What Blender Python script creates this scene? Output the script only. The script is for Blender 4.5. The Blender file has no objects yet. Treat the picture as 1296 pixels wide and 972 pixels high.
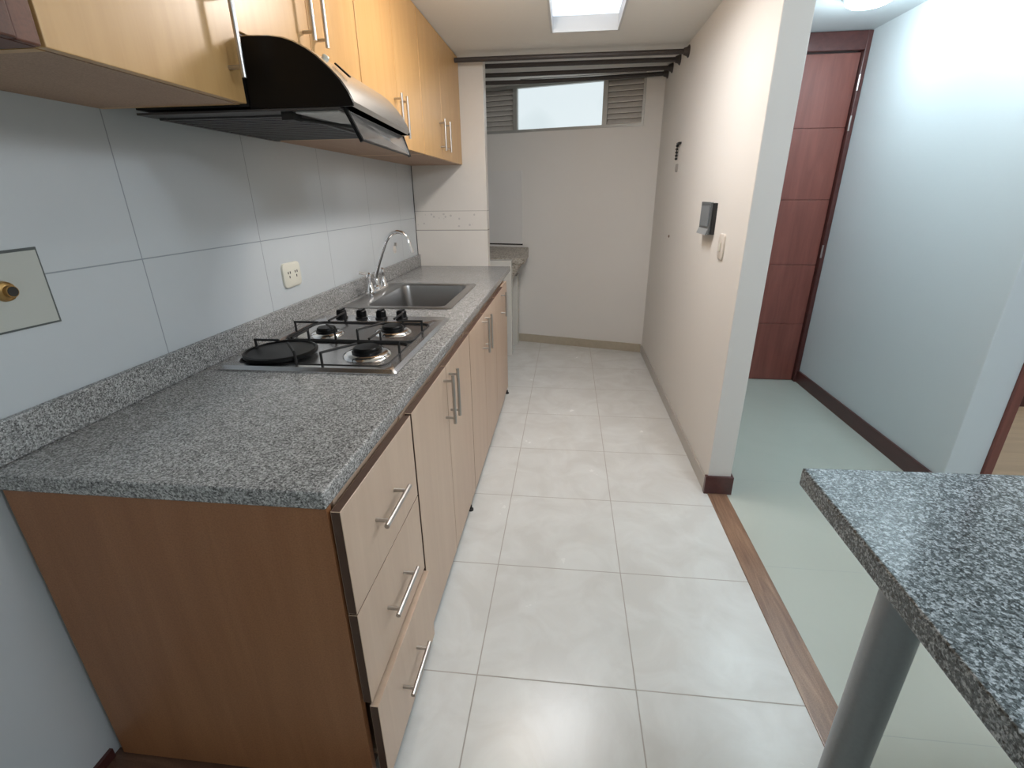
import bpy, bmesh, math, random
from mathutils import Vector, Matrix
random.seed(4)
PI = math.pi
scn = bpy.context.scene
C = scn.collection

# ------------------------------------------------------------------ materials
def srgb(r, g, b):
    f = lambda c: (c/12.92 if c <= .04045 else ((c+.055)/1.055)**2.4)
    return (f(r/255), f(g/255), f(b/255), 1)

def newmat(name):
    m = bpy.data.materials.new(name); m.use_nodes = True
    nt = m.node_tree; b = nt.nodes['Principled BSDF']
    return m, nt, b

def plain(name, col, rough=.5, metal=0, spec=.5, bump=0, bscale=200, var=0, vscale=3, coat=0):
    m, nt, b = newmat(name)
    b.inputs['Base Color'].default_value = col
    b.inputs['Roughness'].default_value = rough
    b.inputs['Metallic'].default_value = metal
    b.inputs['Specular IOR Level'].default_value = spec
    b.inputs['Coat Weight'].default_value = coat
    pos = nt.nodes.new('ShaderNodeNewGeometry')
    if var:
        n = nt.nodes.new('ShaderNodeTexNoise'); n.inputs['Scale'].default_value = vscale; n.inputs['Detail'].default_value = 5
        nt.links.new(pos.outputs['Position'], n.inputs['Vector'])
        mx = nt.nodes.new('ShaderNodeMix'); mx.data_type = 'RGBA'
        mx.inputs[6].default_value = tuple(c*(1-var) for c in col[:3])+(1,)
        mx.inputs[7].default_value = tuple(min(1, c*(1+var)) for c in col[:3])+(1,)
        nt.links.new(n.outputs['Fac'], mx.inputs[0]); nt.links.new(mx.outputs[2], b.inputs['Base Color'])
    if bump:
        n2 = nt.nodes.new('ShaderNodeTexNoise'); n2.inputs['Scale'].default_value = bscale
        nt.links.new(pos.outputs['Position'], n2.inputs['Vector'])
        bp = nt.nodes.new('ShaderNodeBump'); bp.inputs['Strength'].default_value = bump; bp.inputs['Distance'].default_value = .002
        nt.links.new(n2.outputs['Fac'], bp.inputs['Height']); nt.links.new(bp.outputs['Normal'], b.inputs['Normal'])
    return m

def emit(name, col, strength):
    m, nt, b = newmat(name)
    b.inputs['Base Color'].default_value = (.8, .8, .8, 1)
    b.inputs['Emission Color'].default_value = col
    b.inputs['Emission Strength'].default_value = strength
    return m

def math_node(nt, op, a, b_=None, c=None):
    n = nt.nodes.new('ShaderNodeMath'); n.operation = op
    for i, v in enumerate((a, b_, c)):
        if v is None: continue
        if isinstance(v, (int, float)): n.inputs[i].default_value = v
        else: nt.links.new(v, n.inputs[i])
    return n.outputs[0]

def line_mask(nt, sock, offset, period, width):
    # 1 on grout lines at offset + k*period
    t = math_node(nt, 'SUBTRACT', sock, offset)
    t = math_node(nt, 'PINGPONG', t, period/2)
    return math_node(nt, 'LESS_THAN', t, width/2)

def at_mask(nt, sock, value, width):
    t = math_node(nt, 'SUBTRACT', sock, value)
    t = math_node(nt, 'ABSOLUTE', t)
    return math_node(nt, 'LESS_THAN', t, width/2)

def tiles(name, base, vein, grout, lines, rough=.2, vs=3.5, amt=.5, coat=0., spec=.5, zmin=None, dots=None, bumpw=.15):
    """lines: list of (axis, offset, period or None, width)"""
    m, nt, b = newmat(name)
    g = nt.nodes.new('ShaderNodeNewGeometry'); sp = nt.nodes.new('ShaderNodeSeparateXYZ')
    nt.links.new(g.outputs['Position'], sp.inputs[0])
    n = nt.nodes.new('ShaderNodeTexNoise'); n.inputs['Scale'].default_value = vs; n.inputs['Detail'].default_value = 8
    n.inputs['Roughness'].default_value = .6; n.inputs['Distortion'].default_value = .8
    nt.links.new(g.outputs['Position'], n.inputs['Vector'])
    cr = nt.nodes.new('ShaderNodeValToRGB'); cr.color_ramp.elements[0].position = .38; cr.color_ramp.elements[1].position = .62
    nt.links.new(n.outputs['Fac'], cr.inputs[0])
    mx = nt.nodes.new('ShaderNodeMix'); mx.data_type = 'RGBA'
    mx.inputs[6].default_value = vein; mx.inputs[7].default_value = base
    k = math_node(nt, 'MULTIPLY_ADD', cr.outputs[0], amt, 1-amt)
    nt.links.new(k, mx.inputs[0])
    tot = None
    for ax, off, per, w in lines:
        s = sp.outputs['XYZ'.index(ax)]
        l = line_mask(nt, s, off, per, w) if per else at_mask(nt, s, off, w)
        tot = l if tot is None else math_node(nt, 'MAXIMUM', tot, l)
    if zmin is not None:
        tot = math_node(nt, 'MULTIPLY', tot, math_node(nt, 'GREATER_THAN', sp.outputs[2], zmin))
    mg = nt.nodes.new('ShaderNodeMix'); mg.data_type = 'RGBA'
    nt.links.new(tot, mg.inputs[0]); nt.links.new(mx.outputs[2], mg.inputs[6]); mg.inputs[7].default_value = grout
    out = mg.outputs[2]
    if dots:
        v = nt.nodes.new('ShaderNodeTexVoronoi'); v.inputs['Scale'].default_value = dots[0]
        nt.links.new(g.outputs['Position'], v.inputs['Vector'])
        d = math_node(nt, 'LESS_THAN', v.outputs['Distance'], dots[1])
        d = math_node(nt, 'MULTIPLY', d, math_node(nt, 'GREATER_THAN', sp.outputs[2], dots[2]))
        d = math_node(nt, 'MULTIPLY', d, math_node(nt, 'LESS_THAN', sp.outputs[2], dots[3]))
        md = nt.nodes.new('ShaderNodeMix'); md.data_type = 'RGBA'
        nt.links.new(d, md.inputs[0]); nt.links.new(out, md.inputs[6]); md.inputs[7].default_value = dots[4]
        out = md.outputs[2]
    nt.links.new(out, b.inputs['Base Color'])
    rr = math_node(nt, 'MULTIPLY_ADD', tot, .6, rough)
    rr = math_node(nt, 'MULTIPLY_ADD', n.outputs['Fac'], .08, rr)
    nt.links.new(rr, b.inputs['Roughness'])
    b.inputs['Coat Weight'].default_value = coat; b.inputs['Specular IOR Level'].default_value = spec
    bp = nt.nodes.new('ShaderNodeBump'); bp.inputs['Strength'].default_value = bumpw; bp.inputs['Distance'].default_value = .002; bp.invert = True
    nt.links.new(tot, bp.inputs['Height']); nt.links.new(bp.outputs['Normal'], b.inputs['Normal'])
    return m

def granite(name, dark, mid, light, rough=.12, scale=170, spec=.5):
    m, nt, b = newmat(name)
    g = nt.nodes.new('ShaderNodeNewGeometry')
    v = nt.nodes.new('ShaderNodeTexVoronoi'); v.inputs['Scale'].default_value = scale
    v2 = nt.nodes.new('ShaderNodeTexVoronoi'); v2.inputs['Scale'].default_value = scale*1.9
    n = nt.nodes.new('ShaderNodeTexNoise'); n.inputs['Scale'].default_value = scale*.12; n.inputs['Detail'].default_value = 3
    for q in (v, v2, n): nt.links.new(g.outputs['Position'], q.inputs['Vector'])
    s1 = nt.nodes.new('ShaderNodeSeparateColor'); nt.links.new(v.outputs['Color'], s1.inputs[0])
    s2 = nt.nodes.new('ShaderNodeSeparateColor'); nt.links.new(v2.outputs['Color'], s2.inputs[0])
    a = math_node(nt, 'MULTIPLY', s1.outputs[0], .48)
    a = math_node(nt, 'MULTIPLY_ADD', s2.outputs[0], .32, a)
    a = math_node(nt, 'MULTIPLY_ADD', n.outputs['Fac'], .20, a)
    cr = nt.nodes.new('ShaderNodeValToRGB')
    e = cr.color_ramp.elements; e[0].position = .18; e[0].color = dark; e[1].position = .84; e[1].color = light
    y = e.new(.50); y.color = mid
    nt.links.new(a, cr.inputs[0]); nt.links.new(cr.outputs[0], b.inputs['Base Color'])
    b.inputs['Roughness'].default_value = rough; b.inputs['Specular IOR Level'].default_value = spec
    return m

def wood(name, c1, c2, axis='Z', scale=6, rough=.4, stretch=12, coat=0, fleck=0, spec=.5):
    m, nt, b = newmat(name)
    g = nt.nodes.new('ShaderNodeNewGeometry')
    mp = nt.nodes.new('ShaderNodeMapping'); s = [stretch]*3; s['XYZ'.index(axis)] = 1
    mp.inputs['Scale'].default_value = s
    nt.links.new(g.outputs['Position'], mp.inputs['Vector'])
    n = nt.nodes.new('ShaderNodeTexNoise'); n.inputs['Scale'].default_value = scale/stretch*4; n.inputs['Detail'].default_value = 9; n.inputs['Roughness'].default_value = .62; n.inputs['Distortion'].default_value = .6
    nt.links.new(mp.outputs[0], n.inputs['Vector'])
    cr = nt.nodes.new('ShaderNodeValToRGB'); cr.color_ramp.elements[0].position = .32; cr.color_ramp.elements[1].position = .68
    cr.color_ramp.elements[0].color = c1; cr.color_ramp.elements[1].color = c2
    nt.links.new(n.outputs['Fac'], cr.inputs[0])
    out = cr.outputs[0]
    if fleck:
        n3 = nt.nodes.new('ShaderNodeTexNoise'); n3.inputs['Scale'].default_value = 260; n3.inputs['Detail'].default_value = 3
        nt.links.new(g.outputs['Position'], n3.inputs['Vector'])
        mm = nt.nodes.new('ShaderNodeMix'); mm.data_type = 'RGBA'; mm.blend_type = 'MULTIPLY'; mm.inputs[0].default_value = fleck
        nt.links.new(out, mm.inputs[6])
        c3 = nt.nodes.new('ShaderNodeValToRGB'); c3.color_ramp.elements[0].position = .35; c3.color_ramp.elements[1].position = .6
        c3.color_ramp.elements[0].color = (.35, .35, .35, 1)
        nt.links.new(n3.outputs['Fac'], c3.inputs[0]); nt.links.new(c3.outputs[0], mm.inputs[7]); out = mm.outputs[2]
    nt.links.new(out, b.inputs['Base Color'])
    b.inputs['Roughness'].default_value = rough; b.inputs['Coat Weight'].default_value = coat; b.inputs['Coat Roughness'].default_value = .25
    b.inputs['Specular IOR Level'].default_value = spec
    return m

M = {}
M['floor'] = tiles('kitchen_floor_tile', srgb(214, 214, 210), srgb(196, 193, 187), srgb(166, 160, 152),
                   [('X', -.2457, .4973, .004), ('Y', 1.0762, .4974, .004)], rough=.22, vs=5, amt=.5)
M['hall_floor'] = tiles('hall_porcelain', srgb(184, 189, 179), srgb(178, 183, 173), srgb(162, 168, 162),
                        [('X', 1.50, .66, .0025), ('Y', 2.33, .66, .0025)], rough=.1, vs=2, amt=.5)
M['wall_tile'] = tiles('wall_tile', srgb(200, 205, 207), srgb(195, 200, 202), srgb(146, 152, 156),
                       [('Y', 1.28, .566, .0035), ('Z', 1.268, .60, .0035)], rough=.16, vs=2, amt=.4, zmin=.9, bumpw=.1)
M['column_tile'] = tiles('column_tile', srgb(222, 216, 208), srgb(216, 210, 202), srgb(158, 152, 146),
                         [('Z', 1.176, None, .006), ('Z', 1.318, None, .003)], rough=.3, vs=3, amt=.4,
                         dots=(24, .2, 1.20, 1.30, srgb(196, 190, 184)))
M['white_paint'] = plain('white_paint', srgb(221, 217, 211), .75, bump=.06, bscale=60, var=.015)
M['far_paint'] = plain('far_wall_paint', srgb(222, 219, 214), .7, bump=.06, bscale=60, var=.02)
M['hall_paint'] = plain('hall_paint', srgb(210, 217, 220), .6, bump=.06, bscale=60, var=.015)
M['ceiling'] = plain('ceiling_paint', srgb(226, 224, 218), .85, var=.02)
M['grey_tile'] = plain('laundry_tile', srgb(220, 218, 215), .35, var=.02)
M['low_tile'] = plain('low_wall_tile', srgb(208, 205, 198), .25, var=.02)
M['beige_base'] = plain('beige_base_tile', srgb(176, 166, 148), .3, var=.12, vscale=25)
M['side_base'] = plain('grey_base_tile', srgb(176, 170, 162), .3, var=.06, vscale=15)
M['granite'] = granite('grey_granite', srgb(64, 64, 62), srgb(142, 141, 139), srgb(206, 205, 202), .2, scale=290)
M['granite_bar'] = granite('bar_granite', srgb(38, 42, 43), srgb(90, 98, 100), srgb(170, 178, 182), .1, scale=260)
M['granite_lav'] = granite('laundry_stone', srgb(120, 112, 100), srgb(162, 154, 142), srgb(190, 184, 174), .4, scale=90)
M['maple'] = wood('maple_laminate', srgb(190, 163, 140), srgb(199, 173, 150), 'Z', 5, .38)
M['maple_up'] = wood('maple_wall_cabinet', srgb(190, 148, 94), srgb(200, 159, 105), 'Z', 5, .36)
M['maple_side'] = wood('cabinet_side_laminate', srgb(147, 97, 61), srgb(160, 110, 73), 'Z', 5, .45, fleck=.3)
M['under'] = wood('cabinet_underside', srgb(172, 140, 116), srgb(180, 149, 124), 'Y', 5, .6, fleck=.35)
M['edge'] = plain('shaded_edge_banding', srgb(74, 50, 36), .55)  # brown edge banding, colour darkened for the unlit edges of the fronts
M['mahogany'] = wood('mahogany', srgb(112, 62, 54), srgb(130, 76, 66), 'Z', 6, .3, coat=.2)
M['mahogany_dark'] = wood('mahogany_dark', srgb(70, 36, 34), srgb(84, 46, 42), 'Y', 6, .3, coat=.2)
M['strip_wood'] = wood('threshold_wood', srgb(108, 76, 57), srgb(164, 130, 103), 'Y', 9, .28, coat=.3, fleck=.3)
M['brown_cab'] = wood('dark_cabinet_wood', srgb(84, 50, 38), srgb(112, 68, 50), 'Z', 5, .5, fleck=.3)
M['chrome'] = plain('chrome', (.86, .86, .87, 1), .08, 1)
M['nickel'] = plain('brushed_nickel', (.50, .48, .46, 1), .32, 1)
M['steel'] = plain('stainless_steel', (.60, .60, .61, 1), .26, 1, bump=.04, bscale=400)
M['sink_steel'] = plain('sink_steel', (.38, .37, .36, 1), .28, 1)
M['hood_steel'] = plain('hood_steel', (.66, .66, .65, 1), .24, 1)
M['black'] = plain('black_enamel', srgb(11, 11, 12), .35, spec=.2)
M['black_matte'] = plain('black_matte', srgb(22, 21, 21), .6)
M['hood_under'] = plain('hood_underside', srgb(62, 60, 60), .5, bump=.5, bscale=300)
M['hood_panel'] = plain('hood_filter', srgb(190, 188, 184), .4, var=.2, vscale=60)
M['ivory'] = plain('ivory_plastic', srgb(222, 219, 204), .35)
M['white_plastic'] = plain('white_plastic', srgb(214, 206, 196), .35)
M['dark_hole'] = plain('dark_slot', srgb(40, 36, 32), .6)
M['grout_dark'] = plain('dark_joint', srgb(96, 100, 98), .8)
M['brass'] = plain('brass', srgb(176, 140, 88), .35, .9)
M['rod'] = plain('rod_dark', srgb(62, 56, 54), .5, var=.2, vscale=40)
M['alu'] = plain('window_aluminium', srgb(168, 168, 164), .45, .3)
M['louvre'] = plain('louvre_grey', srgb(206, 202, 196), .45, 0, var=.1, vscale=30)
M['louvre_dark'] = plain('louvre_gap', srgb(96, 94, 90), .6)
M['phone'] = plain('intercom_grey', srgb(84, 88, 90), .4)
M['phone_dark'] = plain('intercom_dark', srgb(34, 35, 37), .4)
M['pole'] = plain('painted_steel_pole', srgb(150, 155, 159), .36, .35, var=.08, vscale=120)
M['lamp_frame'] = plain('lamp_frame_white', srgb(206, 206, 204), .5)
M['oak_floor'] = wood('room_floor_wood', srgb(186, 160, 132), srgb(204, 178, 148), 'X', 5, .4)
M['patch'] = plain('patch_tile', srgb(188, 190, 182), .25, var=.04, vscale=10)
M['light_panel'] = emit('light_box_diffuser', srgb(216, 232, 252), 1.1)
M['hall_led'] = emit('hall_led', srgb(205, 240, 255), 14)
M['wire'] = plain('white_wire', srgb(150, 148, 146), .5)

def glass_mat():
    m, nt, b = newmat('visor_glass')
    b.inputs['Base Color'].default_value = (.75, .73, .72, 1)
    b.inputs['Transmission Weight'].default_value = .92
    b.inputs['Roughness'].default_value = .12
    b.inputs['IOR'].default_value = 1.2
    return m
M['visor'] = glass_mat()

def window_glass():
    # frosted pane; daylight and its uneven shading are put in as emission colour
    m, nt, b = newmat('frosted_pane')
    g = nt.nodes.new('ShaderNodeNewGeometry')
    n = nt.nodes.new('ShaderNodeTexNoise'); n.inputs['Scale'].default_value = 2.2; n.inputs['Detail'].default_value = 0
    nt.links.new(g.outputs['Position'], n.inputs['Vector'])
    cr = nt.nodes.new('ShaderNodeValToRGB'); cr.color_ramp.elements[0].position = .3; cr.color_ramp.elements[1].position = .52
    cr.color_ramp.elements[0].color = srgb(196, 212, 215); cr.color_ramp.elements[1].color = srgb(224, 236, 240)
    nt.links.new(n.outputs['Fac'], cr.inputs[0]); nt.links.new(cr.outputs[0], b.inputs['Emission Color'])
    b.inputs['Emission Strength'].default_value = 1.0
    b.inputs['Base Color'].default_value = (.05, .05, .05, 1); b.inputs['Roughness'].default_value = .3
    return m
M['pane'] = window_glass()

# ------------------------------------------------------------------ mesh helpers
class MB:
    def __init__(s): s.bm = bmesh.new()
    def box(s, x0, x1, y0, y1, z0, z1):
        v = [s.bm.verts.new((x, y, z)) for x in (x0, x1) for y in (y0, y1) for z in (z0, z1)]
        for f in ((0, 1, 3, 2), (4, 6, 7, 5), (0, 4, 5, 1), (2, 3, 7, 6), (0, 2, 6, 4), (1, 5, 7, 3)):
            s.bm.faces.new([v[i] for i in f])
        return s
    def prism(s, pts, off):
        """closed outline pts (3-D) extruded by vector off"""
        a = [s.bm.verts.new(p) for p in pts]; b = [s.bm.verts.new(Vector(p)+Vector(off)) for p in pts]
        s.bm.faces.new(a[::-1]); s.bm.faces.new(b); n = len(a)
        for i in range(n): s.bm.faces.new((a[i], a[(i+1) % n], b[(i+1) % n], b[i]))
        return s
    def loft(s, loops, cap0=True, cap1=True, close=True):
        R = [[s.bm.verts.new(p) for p in L] for L in loops]; n = len(R[0])
        for a, b in zip(R, R[1:]):
            for i in range(n if close else n-1): s.bm.faces.new((a[i], a[(i+1) % n], b[(i+1) % n], b[i]))
        if cap0: s.bm.faces.new(R[0][::-1])
        if cap1: s.bm.faces.new(R[-1])
        return s
    def tube(s, pts, r, seg=10, r2=None, cap=True):
        pts = [Vector(p) for p in pts]; loops = []; n = len(pts); prev = None
        for i, p in enumerate(pts):
            d = (pts[min(i+1, n-1)]-pts[max(i-1, 0)]).normalized()
            if prev is None:
                a = d.orthogonal().normalized()
            else:
                a = (prev - d*prev.dot(d)).normalized()
            prev = a; b = d.cross(a)
            rr = r if r2 is None else r+(r2-r)*i/(n-1)
            loops.append([p+a*rr*math.cos(2*PI*k/seg)+b*rr*math.sin(2*PI*k/seg) for k in range(seg)])
        return s.loft(loops, cap, cap)
    def lathe(s, c, prof, seg=24, axis='Z'):
        """prof list of (r, h) along axis from c"""
        loops = []
        for r, h in prof:
            L = []
            for k in range(seg):
                a = 2*PI*k/seg; u, w = max(r, 1e-4)*math.cos(a), max(r, 1e-4)*math.sin(a)
                p = {'Z': (u, w, h), 'X': (h, u, w), 'Y': (w, h, u)}[axis]
                L.append(Vector(c)+Vector(p))
            loops.append(L)
        return s.loft(loops)
    def rot(s, ang, about, axis='Z'):
        Mx = Matrix.Translation(about) @ Matrix.Rotation(ang, 4, axis) @ Matrix.Translation(-Vector(about))
        s.bm.transform(Mx); return s

def rrect(x0, x1, y0, y1, r, z, seg=5):
    out = []
    for cx, cy, a0 in ((x1-r, y1-r, 0), (x0+r, y1-r, PI/2), (x0+r, y0+r, PI), (x1-r, y0+r, 1.5*PI)):
        for k in range(seg+1):
            a = a0+PI/2*k/seg; out.append((cx+r*math.cos(a), cy+r*math.sin(a), z))
    return out

def wloc(o):
    v = Vector((0, 0, 0))
    while o: v = v+o.location; o = o.parent
    return v

def obj(name, mb, mat, parent=None, bevel=0, smooth=False, seg=2, label=None):
    bm = mb.bm
    bmesh.ops.recalc_face_normals(bm, faces=bm.faces)
    xs = [v.co.copy() for v in bm.verts]
    lo = Vector([min(c[i] for c in xs) for i in range(3)]); hi = Vector([max(c[i] for c in xs) for i in range(3)])
    org = Vector(((lo.x+hi.x)/2, (lo.y+hi.y)/2, lo.z))
    bm.transform(Matrix.Translation(-org))
    me = bpy.data.meshes.new(name); bm.to_mesh(me); bm.free()
    me.materials.append(M[mat] if isinstance(mat, str) else mat)
    o = bpy.data.objects.new(name, me); C.objects.link(o)
    if parent is not None:
        o.parent = parent; o.location = org-wloc(parent)
    else: o.location = org
    if smooth:
        me.polygons.foreach_set('use_smooth', [True]*len(me.polygons))
        me.set_sharp_from_angle(angle=math.radians(35)) if hasattr(me, 'set_sharp_from_angle') else None
    if bevel:
        b = o.modifiers.new('bevel', 'BEVEL'); b.width = bevel; b.segments = seg; b.limit_method = 'ANGLE'; b.angle_limit = math.radians(40)
        b.harden_normals = False
    if label: o['label'] = label
    return o

def thing(name, label, cat, loc, group=None):
    o = bpy.data.objects.new(name, None); C.objects.link(o); o.location = loc
    o.empty_display_size = .05
    o['label'] = label; o['category'] = cat
    if group: o['group'] = group
    return o

def tag(o, label, cat, group=None):
    o['label'] = label; o['category'] = cat
    if group: o['group'] = group
    return o

def struct(name, mb, mat, parent=None, **k):
    o = obj(name, mb, mat, parent, **k)
    if parent is None: o['kind'] = 'structure'
    return o

B = lambda *a: MB().box(*a)

# ------------------------------------------------------------------ key measures (metres, camera stands over x=0,y=0)
XW = -1.199      # left tiled wall
XF = -.426       # face of the base cabinet fronts
XC = -.450       # worktop front edge
XR = .738        # kitchen side of right wall
XR2 = .850       # hall side of right wall
YP = 2.19        # near end of right wall
YC = 3.90        # far end of worktop / column face
ZC = 2.328       # kitchen ceiling
XH = 1.876       # hall right wall
A0 = Vector((-.48, 4.88, 0)); T = Vector((.96878, -.24794, 0)); NN = Vector((-.24794, -.96878, 0))  # angled far wall, normal to room
def fw(s, z, d=0): return A0+T*s+NN*d+Vector((0, 0, z))

# ------------------------------------------------------------------ setting
fl = MB(); fl.box(XW-.1, .745, .76, 5.2, -.05, 0); struct('floor', fl, 'floor')
fl = MB(); fl.box(.839, 2.06, -2.5, 4.3, -.05, 0); struct('floor_hall', fl, 'hall_floor')
fl = MB(); fl.box(XW-.1, .745, -2.5, .62, -.05, 0); struct('floor_living', fl, 'hall_floor')
fl = MB(); fl.box(2.06, 4.4, 2.2, 3.8, -.05, 0); struct('floor_bedroom', fl, 'oak_floor')
fl = MB(); fl.box(2.06, 4.4, -2.5, 2.2, -.05, 0); struct('floor_living.001', fl, 'hall_floor')
struct('trim_1', B(.745, .839, -1.2, YP, -.05, .004), 'strip_wood', bevel=.002)
wd = wood('threshold_wood_shaded', srgb(84, 58, 46), srgb(120, 90, 72), 'X', 9, .28, coat=.3, fleck=.3)  # same threshold wood, darkened in colour for the shadow on this strip
struct('trim_2', B(XW, .745, .62, .758, -.05, .004), wd, bevel=.002)

struct('wall_left', B(XW-.12, XW, -2.5, 5.3, 0, 2.5), 'wall_tile')
struct('wall_right', B(XR, XR2, YP, 4.75, 0, 2.5), 'white_paint', bevel=.004)
w = MB(); w.prism([fw(-.95, 0), fw(1.42, 0), fw(1.42, 1.955), fw(-.95, 1.955)], -NN*.15)
w.prism([fw(1.11, 1.955), fw(1.42, 1.955), fw(1.42, 2.5), fw(1.11, 2.5)], -NN*.15)
w.prism([fw(-.95, 1.955), fw(-.42, 1.955), fw(-.42, 2.5), fw(-.95, 2.5)], -NN*.15)
w.prism([fw(-.42, 2.325), fw(1.11, 2.325), fw(1.11, 2.5), fw(-.42, 2.5)], -NN*.15)
struct('wall_back', w, 'far_paint')
# column / partition at the end of the worktop
struct('wall_partition', B(XW, -.626, YC, YC+.10, .0, ZC), 'column_tile', bevel=.003)
struct('trim_3', B(XW, XW+.004, YC-.004, YC, .99, 1.66), 'dark_hole')
# low tiled wall supporting the laundry sink
struct('wall_low', B(XW, -.495, 4.36, 4.46, 0, .885), 'low_tile', bevel=.004)
# ceiling with opening for the recessed light box
LX0, LX1, LY0, LY1 = -.139, .266, 2.28, 3.45
c = MB()
for b_ in ((XW-.1, LX0, -2.5, 5.3), (LX1, XR2, -2.5, 5.3), (LX0, LX1, -2.5, LY0), (LX0, LX1, LY1, 5.3)):
    c.box(b_[0], b_[1], b_[2], b_[3], ZC, 2.5)
struct('ceiling', c, 'ceiling')
c = MB(); c.box(XR2, 4.5, -2.5, 4.1, 2.375, 2.5); struct('ceiling_hall', c, 'hall_paint')
# hall
struct('wall_hall', B(XH, XH+.16, 2.27, 4.1, 0, 2.5), 'hall_paint', bevel=.004)
struct('wall_hall_end', B(XR2, XH+.16, 3.95, 4.1, 0, 2.5), 'hall_paint')
struct('wall_bedroom', B(XH+.16, 4.4, 3.5, 3.6, 0, 2.5), 'hall_paint')
struct('wall_behind', B(XW-.1, 4.4, -2.6, -2.5, 0, 2.5), 'white_paint')
struct('wall_bedroom_side', B(4.3, 4.4, -2.5, 3.5, 0, 2.5), 'hall_paint')
# baseboards
struct('baseboard_left', B(XW, XW+.010, -2.4, .735, 0, .035), 'mahogany_dark')
struct('baseboard_right', B(XR-.009, XR, YP+.012, 4.55, 0, .075), 'side_base', bevel=.002)
bb = MB(); bb.prism([fw(-.1, 0), fw(1.248, 0), fw(1.248, .082), fw(-.1, .082)], NN*.012); struct('baseboard_back', bb, 'beige_base', bevel=.002)
struct('baseboard_right_end', B(XR-.012, XR2+.012, YP-.012, YP+.011, 0, .10), 'mahogany_dark', bevel=.002)
struct('baseboard_right_hall', B(XR2, XR2+.012, YP+.011, 3.9, 0, .10), 'mahogany_dark')
struct('baseboard_hall', B(XH-.015, XH, 2.27, 3.9, 0, .095), 'mahogany_dark', bevel=.002)
struct('baseboard_bedroom', B(2.06, 4.3, 3.485, 3.5, 0, .095), 'mahogany_dark')

# hall door with frame, grooved leaf and hinges
d1 = bpy.data.objects.new('door_1', None); C.objects.link(d1); d1.location = (1.4, 3.92, 0); d1['kind'] = 'structure'
mb = MB(); z0 = .004
for z1 in (.467, .919, 1.373, 1.828, 2.262):
    mb.box(.93, 1.842, 3.895, 3.93, z0, z1-.003); z0 = z1+.003
mb.box(.931, 1.841, 3.900, 3.929, .004, 2.262)
obj('door_leaf', mb, 'mahogany', d1, bevel=.002)
mb = MB(); mb.box(1.846, XH-.001, 3.86, 3.949, 0, 2.372); mb.box(.88, .926, 3.86, 3.949, 0, 2.372); mb.box(.926, 1.846, 3.86, 3.949, 2.268, 2.372)
obj('door_frame', mb, 'mahogany_dark', d1, bevel=.003)
for z in (1.02, 1.85, 2.085):
    h = MB(); h.tube([(1.846, 3.856, z-.045), (1.846, 3.856, z+.045)], .006); obj('hinge', h, 'nickel', d1, smooth=True)
# opening to the room on the right: jamb
d2 = bpy.data.objects.new('door_2', None); C.objects.link(d2); d2.location = (2.06, 2.3, 0); d2['kind'] = 'structure'
mb = MB(); mb.box(2.037, 2.075, 2.255, 2.44, 0, 2.1); obj('door_frame', mb, 'mahogany', d2, bevel=.003)

# window_1: three lights in the angled far wall
w1 = bpy.data.objects.new('window_1', None); C.objects.link(w1); w1.location = fw(.38, 1.955); w1['kind'] = 'structure'
WS0, WS1, WZ0, WZ1 = -.42, 1.11, 1.955, 2.325
fr = MB()
def wbox(m, s0, s1, za, zb, d0, d1):
    m.prism([fw(s0, za, d0), fw(s1, za, d0), fw(s1, zb, d0), fw(s0, zb, d0)], NN*(d1-d0))
wbox(fr, WS0, WS1, WZ0, WZ0+.022, -.07, .006); wbox(fr, WS0, WS1, WZ1-.022, WZ1, -.07, .006)
for s in (WS0, WS1-.02): wbox(fr, s, s+.02, WZ0+.022, WZ1-.022, -.07, .006)
for s in (-.045, .762): wbox(fr, s, s+.04, WZ0+.022, WZ1-.022, -.07, .004)
obj('window_frame', fr, 'alu', w1)
p = MB(); wbox(p, -.005, .762, WZ0+.022, WZ1-.022, -.04, -.034); obj('window_pane', p, 'pane', w1)
for s0, s1 in ((WS0+.02, -.045), (.802, WS1-.02)):
    lv = MB(); n = 8; hgt = (WZ1-WZ0-.044)/n
    for k in range(n):
        zz = WZ0+.022+k*hgt
        lv.prism([fw(s0, zz+.005, -.010), fw(s0, zz, -.014), fw(s0, zz+hgt*.84, -.040), fw(s0, zz+hgt*.84+.006, -.036)], T*(s1-s0))
    obj('louvre', lv, 'louvre', w1)
    bk = MB(); wbox(bk, s0, s1, WZ0+.022, WZ1-.022, -.062, -.058); obj('louvre_mesh', bk, 'louvre_dark', w1)

# recessed light box in kitchen ceiling
lb = thing('ceiling_light', 'white framed square light box recessed in the kitchen ceiling', 'ceiling light', ((LX0+LX1)/2, (LY0+LY1)/2, ZC))
mb = MB(); t = .012
mb.box(LX0, LX0+t, LY0, LY1, ZC-.004, 2.42); mb.box(LX1-t, LX1, LY0, LY1, ZC-.004, 2.42)
mb.box(LX0+t, LX1-t, LY0, LY0+t, ZC-.004, 2.42); mb.box(LX0+t, LX1-t, LY1-t, LY1, ZC-.004, 2.42)
obj('light_frame', mb, 'lamp_frame', lb)
obj('diffuser', B(LX0+t, LX1-t, LY0+t, LY1-t, 2.405, 2.415), 'light_panel', lb)
# hall lamp
hl = thing('ceiling_light', 'glowing round white lamp on the hall ceiling by the dark door', 'ceiling light', (1.50, 3.2, 2.375))
mb = MB(); mb.lathe((1.50, 3.2, 2.375), [(.125, 0), (.125, -.02), (.112, -.028)], 32); obj('lamp_base', mb, 'lamp_frame', hl, smooth=True)
mb = MB(); mb.lathe((1.50, 3.2, 2.347), [(.11, 0), (.108, -.014), (.085, -.028), (.04, -.036), (0, -.038)], 32); obj('lamp_shade', mb, 'hall_led', hl, smooth=True)

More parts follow.
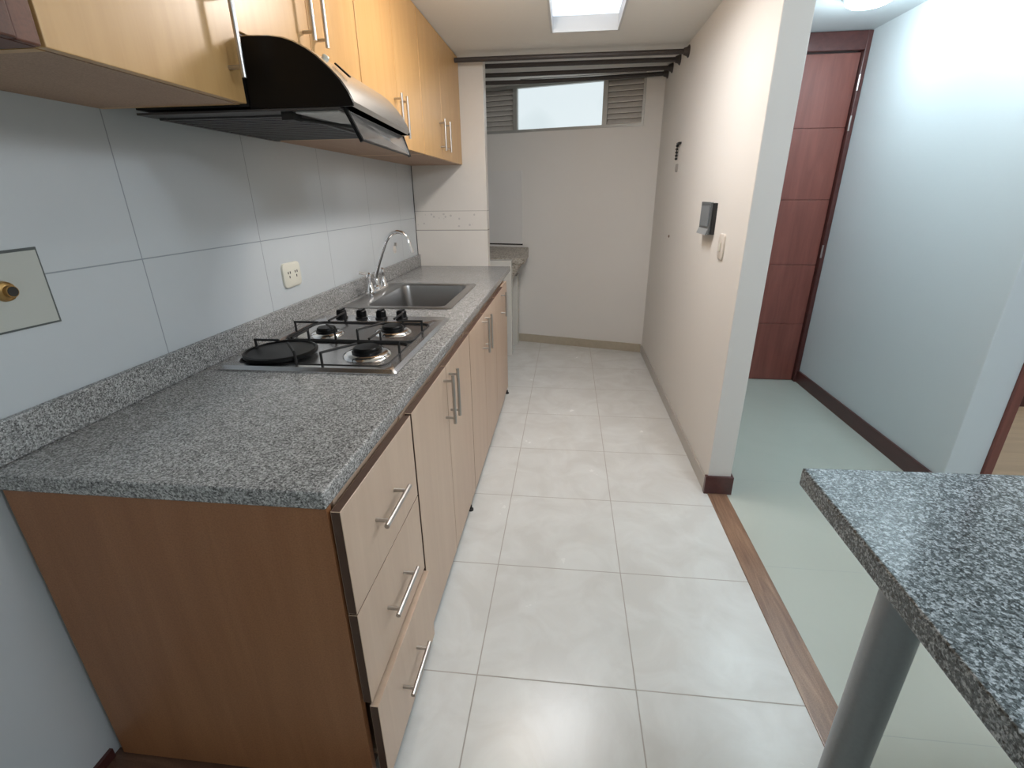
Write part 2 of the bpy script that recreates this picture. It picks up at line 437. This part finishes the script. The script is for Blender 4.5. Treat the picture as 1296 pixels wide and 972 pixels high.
# ------------------------------------------------------------------ handles
def bar_handle(p0, p1, nrm, parent, r=.0062, stand=.034, inset=.022):
    """bar between p0 and p1 (points on the face), held off along nrm"""
    p0, p1, nrm = Vector(p0), Vector(p1), Vector(nrm); d = (p1-p0).normalized()
    m = MB(); m.tube([p0+nrm*stand, p1+nrm*stand], r, 12)
    for q in (p0+d*inset, p1-d*inset): m.tube([q, q+nrm*stand], r*.8, 10)
    return obj('handle', m, 'nickel', parent, smooth=True)
XN = (1, 0, 0)
def front(name, x0, x1, y0, y1, z0, z1, face, edge, parent, light_top=False):
    o = obj(name, B(x0, x1, y0, y1, z0, z1), face, parent)
    o.data.materials.append(M[edge])
    for p in o.data.polygons:
        if abs(p.normal.x) < .5 and not (light_top and p.normal.z > .5): p.material_index = 1
    b = o.modifiers.new('bevel', 'BEVEL'); b.width = .0012; b.segments = 2; b.limit_method = 'ANGLE'; b.material = 0
    return o

# ------------------------------------------------------------------ base cabinets
def carcass(parent, y0, y1, near=None, mat='maple', top=.855):
    m = MB(); x0, x1 = XW+.03, -.453
    m.box(x0, x1, y1-.018, y1, .035, top)
    if near is None: m.box(x0, x1, y0, y0+.018, .035, top)
    m.box(x0, x1, y0+.018, y1-.018, .07, .088)
    m.box(x0, x0+.012, y0+.018, y1-.018, .088, top)
    m.box(x1-.07, x1-.004, y0+.018, y1-.018, top-.018, top)
    o = obj('carcass', m, mat, parent)
    obj('plinth', B(x0, -.475, y0, y1, .0, .034), 'edge', parent)
    return o

# drawers
dc = thing('base_cabinet', 'end base cabinet with brown side panel and three stacked drawers', 'cabinet', (-.8, .97, 0), 'base cabinets under the worktop')
carcass(dc, .76, 1.197, near=1)
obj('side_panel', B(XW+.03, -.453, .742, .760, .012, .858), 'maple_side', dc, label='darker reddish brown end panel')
for i, (z0, z1, out) in enumerate(((.588, .852, 0), (.312, .584, 0), (.026, .300, .013))):
    dr = front('drawer', -.447+out, XF+out, .744, 1.192, z0, z1, 'maple', 'edge', dc, i == 2)
    zc = {0: .722, 1: .452, 2: .168}[i]
    bar_handle((XF+out, .872, zc), (XF+out, 1.042, zc-.002), XN, dr)

def door_cabinet(y0, y1, splits, handles, label, foot=None, filler=None):
    t = thing('base_cabinet', label, 'cabinet', (-.8, (y0+y1)/2, 0), 'base cabinets under the worktop')
    carcass(t, y0, y1)
    ys = [y0]+splits+[y1 if filler is None else filler]
    for k, (a, b_) in enumerate(zip(ys, ys[1:])):
        dr = front('door', -.447, XF, a+.002, b_-.002, .034, .852, 'maple', 'edge', t)
        hy, hz0, hz1 = handles[k]
        bar_handle((XF, hy, hz0), (XF, hy, hz1), XN, dr)
    if filler: obj('filler_panel', B(-.447, XF-.004, filler+.002, y1-.001, .034, .852), 'maple', t)
    if foot:
        m = MB(); m.lathe((-.43, foot, 0), [(.014, 0), (.014, .008), (.007, .012), (.007, .027)], 12); obj('foot', m, 'black_matte', t, smooth=True)
    return t
door_cabinet(1.202, 2.052, [1.612], [(1.574, .643, .832), (1.652, .640, .830)], 'wide base cabinet with two doors just beyond the drawers, under the cooktop', foot=1.93)
door_cabinet(2.056, 3.480, [2.452, 2.876], [(2.405, .655, .840), (2.498, .650, .838), (3.14, .675, .835)], 'farthest base cabinet with three light doors, below the sink', filler=3.24, foot=3.42)

# ------------------------------------------------------------------ worktop
wt = thing('worktop', 'long speckled grey granite worktop over the light wood cabinets', 'worktop', (-.82, 2.3, .86))
def grid_slab(xs, ys, hole, z0, z1):
    m = MB(); bm = m.bm
    V = {(i, j, k): bm.verts.new((xs[i], ys[j], z)) for i in range(len(xs)) for j in range(len(ys)) for k, z in enumerate((z0, z1))}
    cells = [(i, j) for i in range(len(xs)-1) for j in range(len(ys)-1) if (i, j) != hole]
    for i, j in cells:
        for k in (0, 1): bm.faces.new([V[(i, j, k)], V[(i+1, j, k)], V[(i+1, j+1, k)], V[(i, j+1, k)]])
        for (a, b_, nb) in (((i, j), (i+1, j), (i, j-1)), ((i+1, j), (i+1, j+1), (i+1, j)), ((i+1, j+1), (i, j+1), (i, j+1)), ((i, j+1), (i, j), (i-1, j))):
            if nb not in cells: bm.faces.new([V[a+(0,)], V[b_+(0,)], V[b_+(1,)], V[a+(1,)]])
    return m
obj('slab', grid_slab([XW+.001, -1.05, -.600, XC], [.736, 2.36, 3.01, YC-.001], (1, 1), .860, .900), 'granite', wt, bevel=.005, seg=3)
obj('backsplash', B(XW+.001, XW+.021, .76, YC-.001, .901, .990), 'granite', wt, bevel=.002)

# ------------------------------------------------------------------ sink
sk = thing('sink', 'stainless steel rectangular sink set into the granite worktop', 'sink', (-.85, 2.67, .9))
m = MB()
sx0, sx1, sy0, sy1 = -1.135, -.568, 2.315, 3.05
bx0, bx1, by0, by1 = -1.028, -.618, 2.375, 2.995
loops = [rrect(sx0, sx1, sy0, sy1, .03, .9005), rrect(sx0, sx1, sy0, sy1, .03, .904), rrect(sx0+.008, sx1-.008, sy0+.008, sy1-.008, .03, .9065),
         rrect(bx0-.012, bx1+.012, by0-.012, by1+.012, .055, .9045), rrect(bx0, bx1, by0, by1, .05, .900), rrect(bx0+.004, bx1-.004, by0+.004, by1-.004, .05, .88),
         rrect(bx0+.012, bx1-.012, by0+.012, by1-.012, .05, .76), rrect(bx0+.03, bx1-.03, by0+.03, by1-.03, .045, .742), rrect(bx0+.08, bx1-.08, by0+.08, by1-.08, .04, .738)]
m.loft(loops, cap0=False)
obj('basin', m, 'sink_steel', sk, smooth=True)
m = MB(); m.lathe((-.82, 2.69, .738), [(.045, 0), (.045, .003), (.036, .003), (.03, .0005), (.0, .0005)], 24); obj('drain', m, 'chrome', sk, smooth=True)
# faucet
fc = thing('faucet', 'chrome kitchen faucet with tall curved spout and two lever handles', 'faucet', (-1.085, 2.73, .9045))
m = MB(); m.loft([rrect(-1.125, -1.075, 2.60, 2.86, .02, z, 4) for z in (.9065, .922)]+[rrect(-1.119, -1.081, 2.606, 2.854, .018, .93, 4)]); obj('base_plate', m, 'chrome', fc, smooth=True)
m = MB(); m.lathe((-1.10, 2.73, .928), [(.026, 0), (.024, .012), (.016, .02), (.015, .05), (.012, .058)], 20); obj('spout_collar', m, 'chrome', fc, smooth=True)
P0 = [(-1.10, 2.73, .97), (-1.10, 2.73, 1.00), (-1.078, 2.73, 1.06), (-1.05, 2.735, 1.13), (-1.022, 2.735, 1.19), (-1.005, 2.74, 1.215), (-.98, 2.74, 1.236), (-.950, 2.74, 1.243), (-.922, 2.74, 1.236), (-.9, 2.74, 1.214), (-.889, 2.74, 1.18), (-.882, 2.74, 1.145)]
m = MB(); m.tube(P0, .0105, 14); m.tube([(-.883, 2.74, 1.15), (-.880, 2.74, 1.128)], .0135, 14); obj('spout', m, 'chrome', fc, smooth=True)
for y, a in ((2.628, -.3), (2.832, .25)):
    m = MB(); m.lathe((-1.10, y, .928), [(.027, 0), (.024, .012), (.017, .022), (.015, .06), (.017, .075), (.016, .098), (.008, .106)], 20)
    m.tube([(-1.10, y, 1.022), (-1.125, y+a*.05, 1.030), (-1.145, y+a*.1, 1.036)], .006, 10, r2=.008)
    obj('faucet_handle', m, 'chrome', fc, smooth=True)

# ------------------------------------------------------------------ cooktop
ck = thing('cooktop', 'stainless steel gas cooktop with black grates on the granite', 'cooktop', (-.83, 1.74, .9))
cx0, cx1, cy0, cy1 = -1.135, -.525, 1.375, 2.112
m = MB()
m.loft([rrect(cx0, cx1, cy0, cy1, .012, .9005), rrect(cx0, cx1, cy0, cy1, .012, .906), rrect(cx0+.012, cx1-.012, cy0+.012, cy1-.012, .012, .916),
        rrect(cx0+.035, cx1-.042, cy0+.032, cy1-.115, .05, .916), rrect(cx0+.045, cx1-.052, cy0+.042, cy1-.125, .045, .908)])
obj('plate', m, 'steel', ck, smooth=True)
def burner(x, y, r, disc=False):
    m = MB(); m.lathe((x, y, .908), [(r*1.62, 0), (r*1.55, .006), (r*1.35, .011), (r*1.08, .012)], 32)
    b = obj('burner', m, 'chrome', ck, smooth=True)
    if disc: return b
    m = MB(); m.lathe((x, y, .915), [(r*.98, 0), (r*1.0, .010), (r*.9, .012), (r*.88, .020), (r*.8, .024), (0, .025)], 32); obj('burner_cap', m, 'black', b, smooth=True)
    return b
burner(-.690, 1.555, .052); burner(-.960, 1.805, .042); burner(-.700, 1.850, .047)
b = burner(-.985, 1.515, .03, True)
m = MB(); m.lathe((-.985, 1.515, .917), [(.105, 0), (.122, .005), (.122, .014), (.114, .017), (.108, .012), (0, .012)], 40); obj('griddle_disc', m, 'black', b, smooth=True)
def grate(x0, x1, y0, y1, bs):
    m = MB(); r = .0045; z = .913; zt = .957
    L = [Vector(p) for p in rrect(x0, x1, y0, y1, .045, z, 5)]; m.tube(L+[L[0], L[1]], r, 8)
    xm = (bs[0][0]+bs[1][0])/2
    for bx, by in bs:
        for (sx, sy) in ((bx, y1),):
            d = Vector((0, 1 if sy == y0 else -1, 0)); e = Vector((bx, by, zt))-d*.03
            m.tube([(sx, sy, z), (sx, sy, zt)], r, 8); m.tube([(sx, sy-d.y*.004, zt), e], r, 8)
        sx = x0 if bx < xm else x1; d = 1 if bx < xm else -1
        m.tube([(sx, by, z), (sx, by, zt)], r, 8); m.tube([(sx-d*.004, by, zt), (bx-d*.03, by, zt)], r, 8)
        xi = xm-d*.045; m.tube([(xi, y0, z), (xi, y0, zt)], r, 8); m.tube([(xi, y0-.003, zt), (bx+d*.02, by-.03, zt)], r, 8)
    return obj('grate', m, 'black_matte', ck, smooth=True)
grate(-1.095, -.572, 1.418, 1.690, [(-.975, 1.545), (-.690, 1.555)])
grate(-1.090, -.576, 1.704, 1.980, [(-.960, 1.805), (-.700, 1.850)])
for x in (-1.008, -.914, -.822, -.728):
    m = MB(); m.lathe((x, 2.05, .9155), [(.027, 0), (.027, .006), (.023, .009), (.022, .034), (.019, .037), (0, .037)], 20)
    m.box(x-.008, x+.008, 2.026, 2.074, .935, .958); obj('knob', m, 'black', ck, smooth=True)

# ------------------------------------------------------------------ wall cabinets
ZU = 1.643; XU = -.802; XB_ = -1.115
def wall_cab(y0, y1, zb, splits, handles, label, mat='maple_up', doors=True, end=None):
    t = thing('wall_cabinet', label, 'cabinet', ((XW+XU)/2, (y0+y1)/2, zb), 'wall cabinets')
    m = MB(); x1 = XU-.020
    m.box(XW+.001, x1, y0+.0005, y0+.018, zb, ZC-.002); m.box(XW+.001, x1, y1-.018, y1-.0005, zb, ZC-.002)
    m.box(XW+.001, XW+.012, y0+.018, y1-.018, zb+.018, ZC-.002); m.box(XW+.012, x1, y0+.018, y1-.018, ZC-.02, ZC-.002)
    obj('carcass', m, mat, t)
    obj('bottom_panel', B(XW+.001, x1, y0+.018, y1-.018, zb, zb+.018), 'under', t, label='darker speckled underside')
    ys = [y0]+splits+[y1]
    for k, (a, b_) in enumerate(zip(ys, ys[1:])):
        dr = obj('door', B(XU-.019, XU, a+.0015, b_-.0015, zb+.001, ZC-.004), mat, t, bevel=.0015)
        if handles and handles[k]:
            hy, h0, h1 = handles[k]; bar_handle((XU, hy, h0), (XU, hy, h1), XN, dr)
    return t
wall_cab(.790, 1.290, ZU, [], [(1.243, 1.690, 1.868)], 'near light wood wall cabinet, single door, left of the range hood')
wall_cab(1.292, 2.062, 1.800, [1.680], [(1.640, 1.862, 2.04), (1.722, 1.862, 2.04)], 'short two-door wall cabinet directly above the range hood')
wall_cab(2.066, 2.886, ZU, [2.480], [(2.438, 1.684, 1.862), (2.520, 1.684, 1.862)], 'two-door light wood wall cabinet just past the range hood')
wall_cab(2.890, 3.896, ZU, [3.330], [(3.262, 1.690, 1.866), (3.400, 1.690, 1.866)], 'farthest two-door wall cabinet, touching the white column')
for o_ in C.objects:
    if o_.name == 'wall_cabinet.001': obj('filler_panel', B(XB_, XU-.001, 1.928, 2.062, ZU, 1.799), 'maple_up', o_)  # hidden board added to block light leaking past the hood end
bc = thing('wall_cabinet', 'dark brown grooved wood cabinet end at the top left corner', 'cabinet', (-1.0, .62, ZU))
m = MB(); m.box(XW+.001, XU-.012, .45, .786, ZU, ZC-.002); obj('carcass', m, 'brown_cab', bc)
m = MB()
for y0, y1, dx in ((.45, .62, .0), (.626, .70, -.004), (.706, .745, .006), (.748, .786, .0)): m.box(XU-.011, XU+dx, y0, y1, ZU, ZC-.002)
obj('door', m, 'brown_cab', bc, bevel=.003)

# ------------------------------------------------------------------ range hood
hd = thing('range_hood', 'black and stainless range hood with open glass visor above the cooktop', 'range hood', (-.85, 1.6, 1.63))
YH0, YH1 = 1.297, 1.925; XB = -1.115
prof0 = [(-.800, 1.786), (-.777, 1.787), (-.723, 1.785), (-.690, 1.780), (-.665, 1.772), (-.635, 1.757), (-.612, 1.741), (-.585, 1.717), (-.559, 1.690), (-.542, 1.665), (-.532, 1.642)]
def xsh(x, y, k=1): 
    t = (y-YH0)/(YH1-YH0); return x - .055*t*max(0, (x+.82))/.29
def section(y, grow=0):
    return [(xsh(x, y)+grow*.3, y, z+grow) for x, z in prof0]
# steel canopy skin
m = MB(); bm = m.bm
ys = [YH0+.006, YH0+.03]+[YH0+.03+(YH1-YH0-.06)*k/5 for k in range(1, 6)]+[YH1-.006]
m2 = []
for y in ys:
    o_ = section(y, .003); i_ = [(x-.004, yy, z-.008) for x, yy, z in section(y)]
    i_ = [(max(x, -.82), yy, z) for x, yy, z in i_]
    m2.append(o_+i_[::-1])
m.loft(m2); obj('canopy', m, 'hood_steel', hd, smooth=True, label='stainless steel curved front')
for ya, yb in ((YH0, YH0+.006), (YH1-.006, YH1)):
    m = MB(); P = [(xsh(x, ya), ya, z) for x, z in prof0]+[(xsh(-.532, ya), ya, 1.634), (XU+.002, ya, 1.634)]
    m.prism(P, (0, yb-ya, 0)); obj('end_cap', m, 'black', hd, label='glossy black curved end')
# housing behind
m = MB(); m.box(XB, XU-.001, YH0+.002, YH1-.002, 1.640, 1.796); obj('housing', m, 'black_matte', hd)
# underside
m = MB(); m.prism([(XB, YH0, 1.628), (-.566, YH0, 1.628), (xsh(-.566, YH1), YH1, 1.628), (XB, YH1, 1.628)], (0, 0, .005)); obj('underside', m, 'hood_under', hd)
m = MB(); m.prism([(-.69, YH0+.012, 1.623), (-.575, YH0+.012, 1.623), (-.59, 1.53, 1.623), (-.66, 1.50, 1.623)], (0, 0, .005)); obj('lamp_cover', m, 'hood_panel', hd, bevel=.002)
m = MB()
for k in range(18):
    y = YH0+.06+k*.030; m.box(-1.08, -.72, y, y+.018, 1.6235, 1.6275)
m.box(-1.095, -1.08, YH0+.05, YH1-.02, 1.622, 1.6278); m.box(-.72, -.705, YH0+.05, YH1-.02, 1.622, 1.6278)
obj('filter', m, 'hood_under', hd)
m = MB(); m.tube([(-.72, YH0+.03, 1.617), (-.645, 1.42, 1.612), (-.585, 1.56, 1.612)], .004, 8); m.box(-.73, -.70, YH0+.015, YH0+.06, 1.610, 1.628); obj('bracket', m, 'black_matte', hd)
m = MB(); m.lathe((-.634, 1.395, 1.755), [(.009, 0), (.009, .008), (.006, .011), (0, .012)], 16); m.rot(.55, (-.634, 1.395, 1.755), 'Y'); obj('switch', m, 'ivory', hd, smooth=True)
m = MB(); m.prism([(-.613, 1.40, 1.7465), (-.578, 1.40, 1.7160), (-.578, 1.411, 1.7160), (-.613, 1.411, 1.7465)], (.003, 0, .003)); obj('vent_slot', m, 'black', hd)
# visor: glass flap between two black arms, hanging open
m = MB(); a0 = (-.556, YH0+.006, 1.626); a1 = (-.523, YH0+.006, 1.560); c0 = (-.612, YH1-.01, 1.626); c1 = (-.592, YH1-.01, 1.566)
m.prism([a0, c0, c1, a1], (.004, 0, .001)); vz = obj('visor', m, 'visor', hd)
for p0, p1 in ((a0, a1), (c0, c1)):
    m = MB(); p0, p1 = Vector(p0), Vector(p1); m.tube([p0+Vector((0, 0, .004)), p1+(p1-p0)*.06], .006, 8); obj('visor_arm', m, 'black', vz, smooth=True)
m = MB(); m.tube([a1, c1], .003, 8); obj('visor_rim', m, 'black', vz, smooth=True)

# ------------------------------------------------------------------ wall fittings, left
ot = thing('power_outlet', 'ivory double power outlet on the left tiled wall above the cooktop', 'outlet', (XW, 2.03, 1.07))
m = MB(); m.loft([[(XW+dx, y, z) for y, z, _ in rrect(1.948+i, 2.088-i, 1.062+i, 1.166-i, .022, 0)] for dx, i in ((.0005, 0), (.008, .001), (.011, .006))]); obj('cover_plate', m, 'ivory', ot, smooth=True)
for cy in (1.990, 2.046):
    m = MB()
    for dy, dz in ((-.008, .008), (.008, .008), (0, -.010)): m.box(XW+.0105, XW+.0120, cy+dy-.0025, cy+dy+.0025, 1.117+dz-.005, 1.117+dz+.005)
    obj('socket', m, 'dark_hole', ot)
ov = thing('valve_cover', 'tiny white round cover on the tiled wall beside the faucet spout', 'valve', (XW, 3.36, 1.09))
m = MB(); m.lathe((XW-.001, 3.36, 1.083), [(.026, 0), (.026, .005), (.02, .008), (0, .008)], 20, 'X'); obj('cover', m, 'white_plastic', ov, smooth=True)
m = MB(); m.lathe((XW, 3.365, 1.118), [(.011, 0), (.011, .018), (0, .018)], 14, 'X'); obj('stem', m, 'nickel', ov, smooth=True)
gp = thing('gas_outlet', 'brass gas pipe stub in a square cut tile on the left wall', 'pipe', (XW, .93, 1.24))
m = MB(); m.prism([(XW, .70, 1.163), (XW, 1.003, 1.157), (XW, 1.003, 1.329), (XW, .70, 1.322)], (.003, 0, 0)); obj('joint', m, 'grout_dark', gp)
m = MB(); m.prism([(XW+.0036, .70, 1.168), (XW+.0036, .996, 1.162), (XW+.0036, .997, 1.323), (XW+.0036, .70, 1.317)], (.003, 0, 0)); obj('tile_patch', m, 'patch', gp)
m = MB(); m.tube([(XW+.007, .905, 1.246), (XW+.028, .905, 1.246)], .0125, 14); m.lathe((XW+.0065, .905, 1.246), [(.022, 0), (.020, .008), (.0125, .012)], 18, 'X'); obj('pipe', m, 'brass', gp, smooth=True)
m = MB(); m.lathe((XW+.0282, .905, 1.246), [(.0105, 0), (.0105, .001), (0, .001)], 16, 'X'); obj('bore', m, 'dark_hole', gp)

# ------------------------------------------------------------------ laundry corner
ls = thing('laundry_sink', 'grey stone laundry sink in the far corner behind the low wall', 'laundry sink', (-.75, 4.68, 0))
m = MB()
def bk(x): return A0.y+T.y/T.x*(x-A0.x)-.004
m.loft([[(-1.15, 4.47, .842), (-1.15, 4.47, .892), (-1.15, bk(-1.15), .955), (-1.15, bk(-1.15), .86)],
        [(-.385, 4.47, .842), (-.385, 4.47, .892), (-.378, bk(-.378), .955), (-.378, bk(-.378), .86)]]); obj('slab', m, 'granite_lav', ls, bevel=.006)
m = MB(); m.loft([rrect(-1.12, -.50, 4.49, 4.83, .03, .70), rrect(-1.12, -.41, 4.48, 4.84, .03, .84)]); obj('basin', m, 'granite_lav', ls)
obj('leg', B(-.535, -.475, 4.70, 4.855, 0, .70), 'low_tile', ls); obj('leg', B(-1.15, -1.09, 4.70, 4.855, 0, .70), 'low_tile', ls)
m = MB(); m.prism([fw(-.66, .985, .001), fw(.040, .985, .001), fw(.040, 1.64, .001), fw(-.66, 1.64, .001)], NN*.008)
struct('trim_4', m, 'grey_tile')
m = MB(); m.prism([fw(-.66, .972, .001), fw(.046, .972, .001), fw(.046, .985, .001), fw(-.66, .985, .001)], NN*.003); struct('shadow_joint', m, 'dark_hole')  # dark strip painted in for the shadow joint under the tile panel

# ------------------------------------------------------------------ clothes rods
rods = [(3.77, XU-.0+.004, 2.281, 2.277, 'nearest of the four dark clothes rods, running from the wall cabinet to the right wall'),
        (4.04, XW+.004, 2.298, 2.293, 'second dark clothes rod from the camera, below the kitchen ceiling'),
        (4.31, XW+.004, 2.296, 2.300, 'third dark clothes rod from the camera, below the kitchen ceiling'),
        (4.49, XW+.004, 2.286, 2.300, 'farthest dark clothes rod, sagging slightly in front of the window')]
for i, (y, xa, za, zb, lab) in enumerate(rods):
    t = thing('clothes_rod', lab, 'rod', ((xa+XR)/2, y, za), 'clothes rods across the laundry end')
    sag = (0, .0, .004, .016)[i]
    pts = [(xa+(XR-.006-xa)*k/10, y, za+(zb-za)*k/10-sag*math.sin(PI*k/10)) for k in range(11)]
    m = MB(); m.tube(pts, .015, 12); obj('rod', m, 'rod', t, smooth=True)
    m = MB(); m.lathe((XR+.001, y, zb), [(.036, 0), (.036, -.005), (.026, -.014), (.020, -.034), (.0152, -.036)], 18, 'X'); obj('flange', m, 'rod', t, smooth=True)
ln = MB(); ln.tube([(-.42, 4.49, 2.2948), (-.10, 4.43, 2.2885), (.25, 4.36, 2.284), (.55, 4.31, 2.2802)], .003, 6)
tag(obj('clothes_line', ln, 'wire', smooth=True), 'thin pale cord strung slantwise between the clothes rods', 'cord')

# ------------------------------------------------------------------ right wall fittings
ic = thing('intercom', 'dark grey wall intercom box on the right kitchen wall', 'intercom', (XR, 2.75, 1.228))
m = MB(); m.box(XR-.020, XR+.001, 2.655, 2.850, 1.228, 1.380); obj('housing', m, 'phone_dark', ic, bevel=.004)
m = MB(); m.box(XR-.030, XR-.0202, 2.660, 2.855, 1.228, 1.384)
obj('faceplate', m, 'phone', ic, bevel=.003)
m = MB(); m.box(XR-.0325, XR-.0302, 2.675, 2.840, 1.266, 1.366); obj('screen', m, plain('intercom_screen', srgb(104, 112, 118), .2), ic)
m = MB(); m.prism([(XR-.031, 2.672, 1.255), (XR-.031, 2.850, 1.255), (XR-.042, 2.850, 1.226), (XR-.042, 2.672, 1.226)], (.008, 0, 0)); obj('button_flap', m, plain('intercom_flap', srgb(140, 144, 146), .3), ic)
sw = thing('light_switch', 'narrow off-white light switch on the right wall next to the intercom', 'switch', (XR, 2.49, 1.13))
m = MB(); m.loft([[(XR-dx, y, z) for y, z, _ in rrect(2.452+i, 2.535-i, 1.127+i, 1.245-i, .018, 0)] for dx, i in ((.0005, 0), (.007, .001), (.010, .006))]); obj('cover_plate', m, 'white_plastic', sw, smooth=True)
m = MB(); m.box(XR-.0135, XR-.0102, 2.482, 2.505, 1.165, 1.205); obj('rocker', m, 'ivory', sw, bevel=.002)
hk = thing('key_chain', 'short black beaded chain hanging on the right wall above the intercom', 'chain', (XR, 3.76, 1.65))
m = MB()
for k in range(5): m.lathe((XR-.012, 3.772+.002*(k % 2), 1.735-.020*k-.006), [(.004, -.008), (.009, -.004), (.009, .004), (.004, .008)], 10)
m.tube([(XR-.012, 3.772, 1.742), (XR-.012, 3.772, 1.646)], .003, 8); obj('chain', m, 'black_matte', hk, smooth=True)
m = MB(); m.box(XR-.018, XR, 3.70, 3.775, 1.735, 1.748); obj('hook', m, 'black_matte', hk)
tag(obj('wall_clip', B(XR-.010, XR, 3.735, 3.775, 1.565, 1.615), plain('clip_grey', srgb(150, 144, 138), .5), bevel=.003), 'small grey clip on the right wall below the black chain', 'clip')
tag(obj('wall_plug', MB().lathe((XR, 3.787, 1.135), [(.009, 0), (.009, -.006), (.004, -.009)], 12, 'X'), plain('plug_tan', srgb(150, 130, 116), .6), smooth=True), 'tiny tan wall plug low on the right wall, far from the intercom', 'wall plug')

# ------------------------------------------------------------------ breakfast bar
br = thing('breakfast_bar', 'dark grey granite bar top on a round metal pole, lower right corner', 'counter', (.95, .4, 0))
m = MB(); m.prism([(.492, .918, .860), (1.62, .948, .860), (1.62, -.5, .860), (.470, -.5, .860)], (0, 0, .040)); obj('slab', m, 'granite_bar', br, bevel=.004, seg=3)
m = MB(); m.lathe((.560, .665, 0), [(.070, .0), (.070, .006), (.035, .012), (.035, .8598)], 32); obj('leg', m, 'pole', br, smooth=True)
m = MB(); m.lathe((1.52, -.3, 0), [(.070, .0), (.070, .006), (.035, .012), (.035, .8598)], 32); obj('leg', m, 'pole', br, smooth=True)

# ------------------------------------------------------------------ lights
def light(name, kind, loc, energy, col, size=.1, rot=None, sy=None):
    l = bpy.data.lights.new(name, kind); l.energy = energy; l.color = col
    if kind == 'AREA':
        l.size = size
        if sy: l.shape = 'RECTANGLE'; l.size_y = sy
    elif kind != 'SUN': l.shadow_soft_size = size
    o = bpy.data.objects.new(name, l); C.objects.link(o); o.location = loc
    if rot: o.rotation_euler = rot
    return o
light('kitchen_bulb', 'POINT', (-.24, 2.15, 2.15), 15.5, (1, .885, .775), .05)
light('hall_bulb', 'POINT', (1.50, 3.2, 2.28), 11, (.80, .94, 1), .06)
light('hall_bulb_near', 'POINT', (1.52, 2.42, 2.28), 15, (.82, .95, 1), .08)
light('kitchen_tube', 'AREA', ((LX0+LX1)/2, 2.47, 2.398), 16, (.96, .97, 1), LX1-LX0-.04, None, .34)
light('living_bulb', 'POINT', (1.35, .85, 2.25), 25, (.80, .90, 1), .12)
light('rear_fill_light', 'POINT', (1.6, -.6, 2.2), 44, (.89, .93, 1), .15)  # added fill, no fixture: brightens the lower left wall
light('bedroom_fill_light', 'POINT', (3.7, 3.0, 1.9), 20, (1, .93, .84), .5)  # added fill, no fixture: brightens the floor of the room beyond

w = bpy.data.worlds.new('world'); scn.world = w; w.use_nodes = True
bg = w.node_tree.nodes['Background']; bg.inputs[0].default_value = (.78, .88, 1, 1); bg.inputs[1].default_value = .3

# ------------------------------------------------------------------ camera
cam = bpy.data.cameras.new('camera'); co = bpy.data.objects.new('camera', cam); C.objects.link(co)
cam.sensor_fit = 'HORIZONTAL'; cam.sensor_width = 36; cam.lens = 610.26/1296*36; cam.clip_start = .02
R_ = Vector((0.99391476, 0.10965455, -0.01045644)); D_ = Vector((0.0302577, -0.36306178, -0.93127365)); F_ = Vector((-0.10591473, 0.92529024, -0.36417035))
mw = Matrix.Identity(4)
for i in range(3): mw[i][0] = R_[i]; mw[i][1] = -D_[i]; mw[i][2] = -F_[i]
mw[0][3], mw[1][3], mw[2][3] = 0, 0, 1.4255
co.matrix_world = mw
scn.camera = co
vs = scn.view_settings
vs.view_transform = 'Standard'; vs.look = 'None'; vs.gamma = 1; vs.use_curve_mapping = False; vs.exposure = 0
